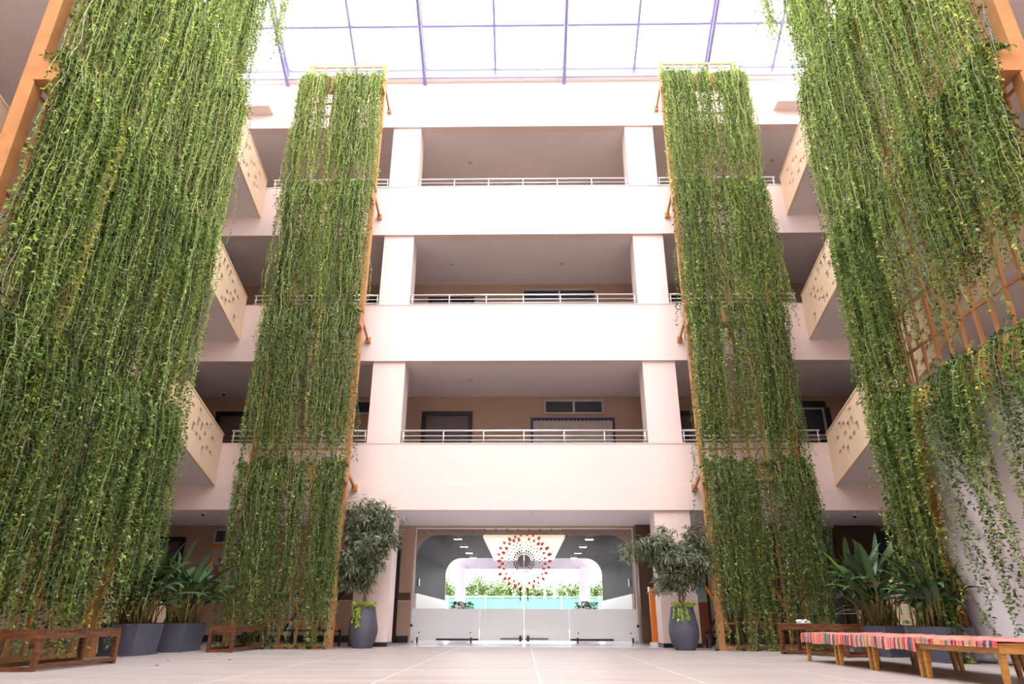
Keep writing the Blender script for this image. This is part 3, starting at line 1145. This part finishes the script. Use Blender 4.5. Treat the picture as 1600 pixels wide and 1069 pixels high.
# ---------------------------------------------------------------- square planters with broad strap leaves
def broad_planter(label, loc, rz, seed, nst, hgt, spread, tall=0, size=(.6, .9)):
    t_ = thing('planter', label, 'planter', loc, rz)
    bx_, by_, h = size[0] / 2, size[1] / 2, .47
    ax_, ay_ = bx_ - .035, by_ - .035
    b = min(bx_, by_)
    f = MB()
    f.hexa([(-ax_, -ay_, .03), (ax_, -ay_, .03), (ax_, ay_, .03), (-ax_, ay_, .03), (-bx_, -by_, h), (bx_, -by_, h), (bx_, by_, h), (-bx_, by_, h)])
    f.box(-ax_ - .015, ax_ + .015, -ay_ - .015, ay_ + .015, 0, .03)
    f.build('box', M['planter'], t_, bevel=.006)
    MB().box(-bx_ + .03, bx_ - .03, -by_ + .03, by_ - .03, h, h + .012).build('soil', M['soil'], t_)
    rd = random.Random(seed)
    V, Q, Cc = [], [], []
    st = MB()
    for i in range(nst):
        az = rd.uniform(0, 2 * math.pi)
        px, py = rd.uniform(-bx_ * .75, bx_ * .75), rd.uniform(-by_ * .75, by_ * .75)
        big = i < tall
        sh = rd.uniform(.25, hgt) if not big else rd.uniform(hgt * .8, hgt * 1.05)
        lean = rd.uniform(.05, .35) * spread
        base = Vector((px, py, h))
        top = base + Vector((math.cos(az) * lean * .6, math.sin(az) * lean * .6, sh))
        col = (rd.uniform(.10, .22), rd.uniform(.11, .18), .04)
        if rd.random() < .25: col = (.35, .22, .10)
        i0 = len(st.v)
        nf = len(st.f)
        st.tube([base, (base + top) / 2 + Vector((0, 0, .02)), top], [.011, .009, .006], 5)
        for q in range(nf, len(st.f)): st.c[q] = col
        # blade
        Ln = rd.uniform(.42, .66) * (1.25 if big else 1)
        Wd = rd.uniform(.034, .056) * (1.35 if big else 1)
        el = rd.uniform(.7, 1.35) if big else rd.uniform(.1, 1.3)
        curl = rd.uniform(.2, .9) if big else rd.uniform(.5, 1.9)
        p = top.copy()
        hz = Vector((math.cos(az), math.sin(az), 0))
        sd = Vector((-math.sin(az), math.cos(az), 0))
        tw = rd.uniform(-.6, .6)
        K = 9
        g = rd.uniform(.6, 1.25)
        c = np.array([0.050, 0.095, 0.040]) * g if rd.random() < .85 else np.array([.10, .20, .03]) * g
        n0 = len(V)
        for q in range(K + 1):
            s = q / K
            e = el - curl * s * s
            d = hz * math.cos(e) + Vector((0, 0, 1)) * math.sin(e)
            w = Wd * math.sin(math.pi * min(1, s * .93 + .06)) ** .75
            nn = sd.cross(d)
            s2 = (sd * math.cos(tw) + nn * math.sin(tw)).normalized()
            n2 = s2.cross(d)
            V += [p - s2 * w + n2 * w * .25, p, p + s2 * w + n2 * w * .25]
            Cc += [c, c * 1.25, c]
            if q < K:
                a0 = n0 + q * 3
                Q += [(a0, a0 + 1, a0 + 4, a0 + 3), (a0 + 1, a0 + 2, a0 + 5, a0 + 4)]
            p = p + d * (Ln / K)
    pl = st.build('stems', M['stem'], t_, smooth=True)
    npmesh('leaves', np.array([tuple(v) for v in V]), np.array(Q), M['bigleaf'], t_, np.array(Cc), smooth=True)
    return t_


broad_planter('slate square planter of broad dark leaves, the nearer one left', (-6.47, 11.98, 0), math.radians(1), 21, 120, .74, 1.1, 18, (.62, .86))
broad_planter('slate square planter of broad dark leaves beside the farther brown bench', (-6.36, 13.43, 0), math.radians(4), 22, 115, .68, 1.3, 16, (.56, 1.04))
broad_planter('slate planter of tall pointed leaves behind the brown bench on the right', (6.18, 12.72, 0), math.radians(12), 23, 130, .84, 1.4, 26, (.60, .98))
broad_planter('slate planter of pointed leaves nearer the white sheet on the right', (6.18, 11.02, 0), math.radians(0), 29, 85, .62, .7, 8, (.46, 1.0))


# tall broad leaved plant just outside the left edge, one tuft reaching into view
t_ = thing('tall_plant', 'dark broad leaved plant whose tuft reaches in at the left edge', 'plant', (-4.75, 4.9, 0))
MB().lathe([(.17, 0), (.21, .04), (.25, .40), (.23, .42), (.21, .38)], 28).build('pot', M['pot'], t_, smooth=True)
MB().tube([(0, 0, .38), (.03, 0, 1.3), (-.02, .02, 2.3), (.05, 0, 3.25)], [.035, .03, .025, .015], 8).build('trunk', M['bark'], t_, smooth=True)
rg = np.random.default_rng(6)
k = 120
az = rg.uniform(0, 6.28, k)
el = rg.uniform(-1.0, .5, k)
D = np.stack([np.cos(az) * np.cos(el), np.sin(az) * np.cos(el), np.sin(el)], 1)
P = np.zeros((k, 3)) + [.03, 0, 0] + D * .06
P[:, 2] += rg.uniform(2.95, 3.3, k)
VV, FF, CC2 = [], [], []
for i in range(k):
    d = Vector(D[i])
    sd = d.cross(Vector((0, 0, 1))).normalized()
    Ln, Wd = rg.uniform(.32, .50), rg.uniform(.022, .034)
    c = np.array([.045, .10, .05]) * rg.uniform(.4, 1.4)
    p = Vector(P[i])
    n0 = len(VV)
    for q in range(7):
        t = q / 6
        w = Wd * math.sin(math.pi * min(1, t * .92 + .07)) ** .8
        VV += [tuple(p - sd * w), tuple(p + sd * w)]
        CC2 += [c, c]
        if q < 6:
            a = n0 + q * 2
            FF.append((a, a + 1, a + 3, a + 2))
        p = p + d * (Ln / 6)
        d = (d + Vector((0, 0, -.22))).normalized()
npmesh('leaves', np.array(VV), np.array(FF), M['bigleaf'], t_, np.array(CC2), smooth=True)

# ---------------------------------------------------------------- benches
def wood_bench(label, loc, rz, L=1.5, W=.48, H=.43, mark=True):
    """local x = length"""
    t_ = thing('bench', label, 'bench', loc, rz, 'brown wooden benches')
    b = .05
    for ex in (-1, 1):
        xe = ex * (L / 2 - b / 2)
        for ey in (-1, 1):
            ye = ey * (W / 2 - b / 2)
            f = MB().hexa([(xe - .03 - .03 * -ex, ye - .025, 0), (xe + .03 - .03 * -ex, ye - .025, 0), (xe + .03 - .03 * -ex, ye + .025, 0),
                           (xe - .03 - .03 * -ex, ye + .025, 0),
                           (xe - .04 - .0 * ex, ye - .03, H - .06), (xe + .04, ye - .03, H - .06), (xe + .04, ye + .03, H - .06),
                           (xe - .04, ye + .03, H - .06)])
            f.build('leg', M['brownwood'], t_, bevel=.004)
        xf = xe + .03 * ex
        MB().box(xf - .025, xf + .025, -W / 2 + b, W / 2 - b, .005, .045).build('foot_rail', M['brownwood'], t_, bevel=.004)
    for ey in (-1, 1):
        ye = ey * (W / 2 - b / 2)
        MB().box(-L / 2 + .03, L / 2 - .03, ye - .02, ye + .02, .03, .075).build('stretcher', M['brownwood'], t_, bevel=.004)
        MB().box(-L / 2, L / 2, ye - .027, ye + .027, H - .10, H - .012).build('apron', M['brownwood'], t_, bevel=.005)
    for ex in (-1, 1):
        xe = ex * (L / 2 - .02)
        MB().box(xe - .02, xe + .02, -W / 2 + .055, W / 2 - .055, H - .10, H - .012).build('end_rail', M['brownwood'], t_, bevel=.004)
    n_ = 34
    f = MB()
    for i in range(n_):
        x = -L / 2 + L * (i + .5) / n_
        f.box(x - L / n_ * .42, x + L / n_ * .42, -W / 2 - .004, W / 2 + .004, H - .011, H)
    f.build('seat', M['brownwood'], t_, bevel=0)
    if mark:
        f = MB()
        rd = random.Random(2)
        for i in range(n_):
            if i % 2: continue
            x = -L / 2 + L * (i + .5) / n_
            for ey in (-1, 1):
                hh = rd.uniform(.015, .04)
                f.box(x - .010, x + .010, ey * (W / 2 + .001), ey * (W / 2 + .004), H - .012 - hh, H - .008)
        f.build('woven_edge', M['black'], t_)
    return t_


wood_bench('brown slatted wooden bench in the left foreground', (-5.68, 8.98, 0), math.radians(90), 1.58, .50, .43)
wood_bench('brown wooden bench behind the left planters, before the vine tower', (-5.40, 13.85, 0), math.radians(90), 1.65, .46, .43)
wood_bench('brown wooden bench with white tissue on it, behind the striped tables', (5.13, 12.75, 0), math.radians(-65), 1.40, .46, .50, False)
# crumpled tissue on the right bench
f = MB()
rd = random.Random(8)
bm = bmesh.new()
bmesh.ops.create_icosphere(bm, subdivisions=3, radius=.09)
for v in bm.verts:
    k_ = rd.uniform(.6, 1.25)
    v.co = Vector((v.co.x * k_ * 1.4, v.co.y * k_, max(-.02, v.co.z * k_ * .55)))
me = bpy.data.meshes.new('tissue')
bm.to_mesh(me)
bm.free()
me.materials.append(M['white'])
o = bpy.data.objects.new('tissue', me)
C.objects.link(o)
o.location = (4.98, 13.05, .525)
tag(o, 'crumpled white tissue lying on the right hand brown bench', 'tissue')

# low square wooden tables in a row with striped cloths
TH = .37
tabs = [(11.08, 10.03), (9.99, 9.07), (9.03, 7.94), (7.90, 6.60)]
wd = ['farthest', 'second', 'third', 'nearest, partly uncovered']
for i, (ya, yb) in enumerate(tabs):
    t_ = thing('low_table', '%s honey wood low table in the striped row on the right' % wd[i], 'table', (4.74, (ya + yb) / 2, 0), 0,
               'honey wood low tables')
    L = (ya - yb) / 2
    W = .53
    for ex in (-1, 1):
        for ey in (-1, 1):
            x, y = ex * (W - .04), ey * (L - .04)
            MB().hexa([(x - .020 + .015 * ex, y - .020, 0), (x + .020 + .015 * ex, y - .020, 0), (x + .020 + .015 * ex, y + .020, 0),
                       (x - .020 + .015 * ex, y + .020, 0), (x - .028, y - .028, TH - .09), (x + .028, y - .028, TH - .09),
                       (x + .028, y + .028, TH - .09), (x - .028, y + .028, TH - .09)]).build('leg', M['honeywood'], t_, bevel=.004)
    MB().box(-W, -W + .04, -L, L, TH - .09, TH - .015).box(W - .04, W, -L, L, TH - .09, TH - .015).box(
        -W + .04, W - .04, -L, -L + .04, TH - .09, TH - .015).box(-W + .04, W - .04, L - .04, L, TH - .09, TH - .015).build(
        'apron', M['honeywood'], t_, bevel=.003)
    MB().box(-W - .01, W + .01, -L - .005, L + .005, TH - .015, TH).build('top', M['honeywood'], t_)

PAL = [(.70, .10, .07), (.75, .22, .12), (.78, .33, .20), (.05, .06, .14), (.05, .16, .17), (.65, .20, .18), (.10, .05, .12),
       (.60, .38, .18), (.72, .14, .14), (.12, .28, .24), (.80, .30, .26), (.55, .08, .09)]


def cloth(label, y0, y1, drop, seed, open_end=False):
    rd = random.Random(seed)
    f = MB()
    X0, X1 = 4.74 - .545, 4.74 + .545
    y = y1
    prev = None
    z = TH + .012
    ph = rd.uniform(0, 6)
    while y < y0:
        w = rd.choice([.018, .025, .03, .045, .03])
        ye = min(y0, y + w)
        c = rd.choice(PAL)
        while c == prev: c = rd.choice(PAL)
        prev = c
        ct = tuple(.45 * a + .55 * b for a, b in zip(c, (.78, .25, .20)))

        def dz(q): return drop + .008 * math.sin(q * 9 + ph) + .004 * math.sin(q * 23)

        def ox(q): return .005 * math.sin(q * 22 + ph) + .010
        nx = 10
        for j in range(nx):
            xa, xb = X0 + (X1 - X0) * j / nx, X0 + (X1 - X0) * (j + 1) / nx

            def h(x_, y_): return z + .006 * math.sin(x_ * 9 + y_ * 5) + .004 * math.sin(y_ * 23 + x_ * 4)
            tcol = ct if (j + int(y * 7)) % 3 else tuple(.7 * a for a in ct)
            f.quad((xa, y, h(xa, y)), (xb, y, h(xb, y)), (xb, ye, h(xb, ye)), (xa, ye, h(xa, ye)), col=tcol)
        for (xs_, sg) in ((X0, -1), (X1, 1)):
            def hh(y_): return z + .006 * math.sin(xs_ * 9 + y_ * 5) + .004 * math.sin(y_ * 23 + xs_ * 4)
            f.quad((xs_, y, hh(y)), (xs_, ye, hh(ye)), (xs_ + sg * ox(ye), ye, z - .05), (xs_ + sg * ox(y), y, z - .05), col=c)
            f.quad((xs_ + sg * ox(y), y, z - .05), (xs_ + sg * ox(ye), ye, z - .05), (xs_ + sg * ox(ye) * 1.3, ye, z - dz(ye)),
                   (xs_ + sg * ox(y) * 1.3, y, z - dz(y)), col=c)
        y = ye
    o = f.build('tablecloth', M['cloth'])
    s = o.modifiers.new('solid', 'SOLIDIFY')
    s.thickness = .004
    s.offset = 1
    return tag(o, label, 'tablecloth')


cloth('striped red and navy cloth draped over the farthest low table', 11.12, 9.98, .13, 1)
cloth('striped coral cloth draped over the second and third low tables', 9.97, 7.94, .125, 2)
cloth('flat coral woven cloth covering the nearest low table', 7.92, 6.58, .012, 5)

# ---------------------------------------------------------------- white hanging sheet at right
f = MB()
ny, nz = 160, 60
Ya, Yb, Zb, Zt = 10.95, 4.0, .02, 3.6


def sh(y, z):
    d = y * .95 - z * .75 + .12 * math.sin(y * 1.7)
    amp = .35 + .65 * min(1, max(0, (3.2 - z) / 2))
    return 6.56 + amp * (.045 * math.sin(d * 4.6) + .022 * math.sin(d * 10.7 + 1.3) + .010 * math.sin(d * 23)) + .02 * math.sin(y * 1.3)


for i in range(ny + 1):
    for j in range(nz + 1):
        y, z = Ya + (Yb - Ya) * i / ny, Zb + (Zt - Zb) * j / nz
        f.v.append((sh(y, z), y, z))
for i in range(ny):
    for j in range(nz):
        q = i * (nz + 1) + j
        f.f.append((q, q + nz + 1, q + nz + 2, q + 1))
        f.c.append(None)
o = f.build('hanging_sheet', M['sheet'], smooth=True)
s = o.modifiers.new('solid', 'SOLIDIFY')
s.thickness = .006
tag(o, 'large pale sheet with diagonal folds hung along the foot of the right stairs', 'sheet')

# ---------------------------------------------------------------- small things
def cctv(label, loc):
    t_ = thing('security_camera', label, 'camera', loc, 0, 'dome security cameras')
    MB().lathe([(.055, -.03), (.06, 0)], 20).build('mount', M['white'], t_, smooth=False)
    f = MB()
    pr = [(.045 * math.sin(a), -.035 - .045 * math.cos(a)) for a in [.15 + i * .2 for i in range(8)]]
    f.lathe(pr, 20).build('lens_dome', M['black'], t_, smooth=True)


cctv('small security camera under the ground floor ceiling at far left', (-7.8, 16.6, BB[0] + .02))
cctv('small security camera under the ground floor ceiling at far right', (8.05, 16.8, BB[0] + .02))
cctv('small security camera under the first gallery ceiling at left', (-8.75, 18.6, BB[1] + .02))
o = MB().lathe([(.02, -.16), (.03, -.14), (.03, -.08), (.018, -.06), (.018, 0)], 16, (.19, 16.35, BB[0] + .02)).build('ceiling_sensor', M['steel'])
tag(o, 'small steel sensor hanging above the glass doors', 'sensor')
for nm, x, y, z in (('first gallery middle bay', -1.44, 17.53, BB[1]), ('second gallery middle bay, left one', -2.11, 17.66, BB[2]),
                    ('second gallery middle bay, right one', 1.16, 17.65, BB[2]), ('top gallery middle bay', -1.66, 17.7, BB[3]),
                    ('top gallery right bay', 7.99, 17.69, BB[3]), ('top gallery left bay', -9.0, 17.7, BB[3])):
    t_ = thing('downlight', 'small unlit round downlight in the ceiling of the ' + nm, 'light', (x, y, z + .02), 0, 'round ceiling downlights')
    MB().lathe([(.07, -.012), (.075, 0)], 20).build('trim_ring', M['rail'], t_)
    MB().lathe([(.05, -.016), (.05, -.0125)], 20).build('lens', M['greywin'], t_)

# plant on the first gallery
t_ = thing('potted_plant', 'small grassy plant poking through the first gallery railing', 'plant', (-.03, 16.95, PT[0] + .0), 0)
MB().lathe([(.10, -.80), (.14, -.55), (.15, -.52), (.13, -.52)], 20).build('pot', M['pot'], t_, smooth=True)
rg = np.random.default_rng(4)
k = 110
az = rg.uniform(0, 6.28, k)
el = rg.uniform(1.1, 1.5, k)
D = np.stack([np.cos(az) * np.cos(el), np.sin(az) * np.cos(el), np.sin(el)], 1)
P = np.zeros((k, 3)) + [0, 0, -.55] + rg.normal(0, .03, (k, 3))
v = leaf_quads(P, D, norm(rg.normal(0, 1, (k, 3))), rg.uniform(.5, .95, k), np.full(k, .025), .1)
npmesh('leaves', v, np.arange(len(v)).reshape(-1, 4), M['leaf'], t_, np.repeat(np.array([.30, .36, .12]) * rg.uniform(.5, 1.2, (k, 1)), 4, 0))

# planted troughs beyond the far mouth of the tunnel
for x, nm, sd in ((-2.25, 'left', 1), (2.28, 'right', 2)):
    t_ = thing('lobby_planter', 'white trough of round leaved plants at the %s far end of the tunnel' % nm, 'planter', (x, 26.4, 0))
    MB().box(-.45, .45, -.15, .15, 0, .80).build('trough', M['white'], t_)
    rg = np.random.default_rng(sd)
    k = 260
    P = np.stack([rg.uniform(-.38, .38, k), rg.uniform(-.12, .12, k), rg.uniform(.80, 1.15, k)], 1)
    az = rg.uniform(0, 6.28, k)
    D = norm(np.stack([np.cos(az), np.sin(az), rg.uniform(-.2, .5, k)], 1))
    v = leaf_quads(P, D, norm(rg.normal(0, .4, (k, 3)) + [0, -.3, 1]), rg.uniform(.10, .18, k), rg.uniform(.06, .1, k), .1)
    npmesh('leaves', v, np.arange(len(v)).reshape(-1, 4), M['leaf'], t_, np.repeat(np.array([.10, .22, .04]) * rg.uniform(.5, 1.6, (k, 1)), 4, 0))

# trees beyond the court
rg = np.random.default_rng(77)
specs = [(-9, 60, 3.9), (-6.4, 56, 3.5), (-3.9, 62, 4.0), (-1.4, 58, 3.5), (1.2, 61, 3.3), (3.8, 55, 3.2), (6.2, 60, 3.5), (9.6, 57, 3.4), (-12, 64, 4), (12, 63, 4)]
for i, (x, y, h) in enumerate(specs):
    t_ = thing('tree', 'bright green bushy tree in the row beyond the court fence', 'tree', (x, y, 0), 0, 'trees beyond the court')
    MB().tube([(0, 0, 0), (0.05, 0, h * .5)], [.16, .10], 8).build('trunk', M['bark'], t_)
    k = 3800
    d = norm(rg.normal(0, 1, (k, 3)))
    rr = rg.uniform(.6, 1.0, k)[:, None] * (1 + .18 * np.sin(d[:, :1] * 7 + i) + .15 * np.sin(d[:, 2:] * 9 + d[:, 1:2] * 6))
    P = d * rr * np.array([1.75, 1.3, h * .46]) + [0, 0, h * .55]
    v = leaf_quads(P, norm(rg.normal(0, 1, (k, 3))), norm(d + rg.normal(0, .5, (k, 3))), rg.uniform(.14, .28, k), rg.uniform(.09, .16, k), .1)
    v[:, 2] = np.maximum(v[:, 2], .03)
    npmesh('foliage', v, np.arange(len(v)).reshape(-1, 4), M['leaf'], t_, np.repeat(np.array([.10, .19, .035]) * rg.uniform(.5, 1.5, (k, 1)), 4, 0))

# folding stands with orange and black crossed bars behind the two centre towers
for sx, nm, x0 in ((-1, 'left', -5.9), (1, 'right', 4.3)):
    t_ = thing('folding_stand', 'orange and black cross braced stand behind the %s vine tower' % nm, 'stand', (x0, 16.45 - .0, 0))
    for i, x in enumerate((.0, .75, 1.5)):
        if sx < 0: x = x + .05
        MB().bar((x - .22, -.15 - .25, 1.25), (x + .24, -.15 - .25, .32), .05, .04, (0, 1, 0)).build('orange_brace', M['orange'], t_)
        MB().bar((x + .30, -.05 - .25, 1.15), (x - .20, -.05 - .25, .35), .045, .035, (0, 1, 0)).build('black_brace', M['black'], t_)
    MB().bar((-.3, -.36, .32), (1.85, -.36, .32), .04, .04).build('rail', M['black'], t_)
    for x in (-.3, .8, 1.85):
        MB().bar((x, -.36, .0), (x, -.36, .34), .04, .04).build('leg', M['black'], t_)
    MB().bar((-.3, -.36, .28), (-.3, -.62, .02), .03, .03).build('leg', M['black'], t_)

t_ = thing('upright_stand', 'tall orange panel stand on a white foot beside the right pillar', 'stand', (3.1, 17.15, 0), math.radians(8))
MB().box(-.10, .10, -.03, .03, .06, 1.27).build('panel', M['orange'], t_)
MB().box(-.12, .14, -.12, .12, 0, .08).build('foot', M['white'], t_)
MB().box(.10, .13, -.05, .05, .1, 1.2).build('edge', M['black'], t_)
MB().box(-.12, -.10, -.06, .04, 1.18, 1.29).build('cap', M['white'], t_)

t_ = thing('display_board', 'free standing board, pale blue above and rust below, behind the right urn tree', 'board', (4.28, 17.6, 0))
MB().box(-.2, .2, -.02, .02, .06, .96).build('lower_panel', M['rust'], t_)
MB().box(-.2, .2, -.02, .02, .97, 1.6).build('upper_panel', M['bluewhite'], t_)
MB().box(-.24, -.2, -.1, .1, 0, 1.62).box(.2, .24, -.1, .1, 0, 1.62).build('frame', M['black'], t_)

# honey wood ladder racks leaning by the towers
for label, x, y, w, h, rz in (('honey wood ladder rack behind the right vine tower', 5.95, 15.75, .46, 1.62, 0),
                              ('honey wood ladder rack behind the left foreground vines', -6.98, 10.6, .75, 2.2, math.pi / 2)):
    t_ = thing('ladder_rack', label, 'rack', (x, y, 0), rz)
    for s_ in (-1, 1):
        MB().bar((s_ * w / 2, .0, 0), (s_ * w / 2 * .9, .12, h), .05, .06, (0, 1, 0)).build('upright', M['honeywood'], t_)
    for i in range(4):
        z = .18 + (h - .28) * i / 3
        MB().box(-w / 2 + .02, w / 2 - .02, .02 + .1 * z / h, .06 + .1 * z / h, z - .03, z + .03).build('rung', M['honeywood'], t_)

# fallen leaves and loose bits on the floor
rd = random.Random(12)
for i, (x, y) in enumerate([(-6.0, 11.0), (-4.9, 11.9), (-4.2, 10.6), (-4.6, 9.2), (-5.0, 10.3), (4.9, 9.6), (-4.0, 12.6)]):
    f = MB()
    a = rd.uniform(0, 6.28)
    c, s_ = math.cos(a), math.sin(a)
    f.quad((x, y, .006), (x + .03 * c - .012 * s_, y + .03 * s_ + .012 * c, .014), (x + .065 * c, y + .065 * s_, .007),
           (x + .03 * c + .012 * s_, y + .03 * s_ - .012 * c, .014), col=(.25, .26, .07) if i % 3 else (.12, .05, .03))
    o = f.build('fallen_leaf', M['stem'])
    sm = o.modifiers.new('solid', 'SOLIDIFY')
    sm.thickness = .0015
    tag(o, 'tiny fallen leaf lying loose on the pale stone floor', 'leaf', 'fallen leaves on the floor')
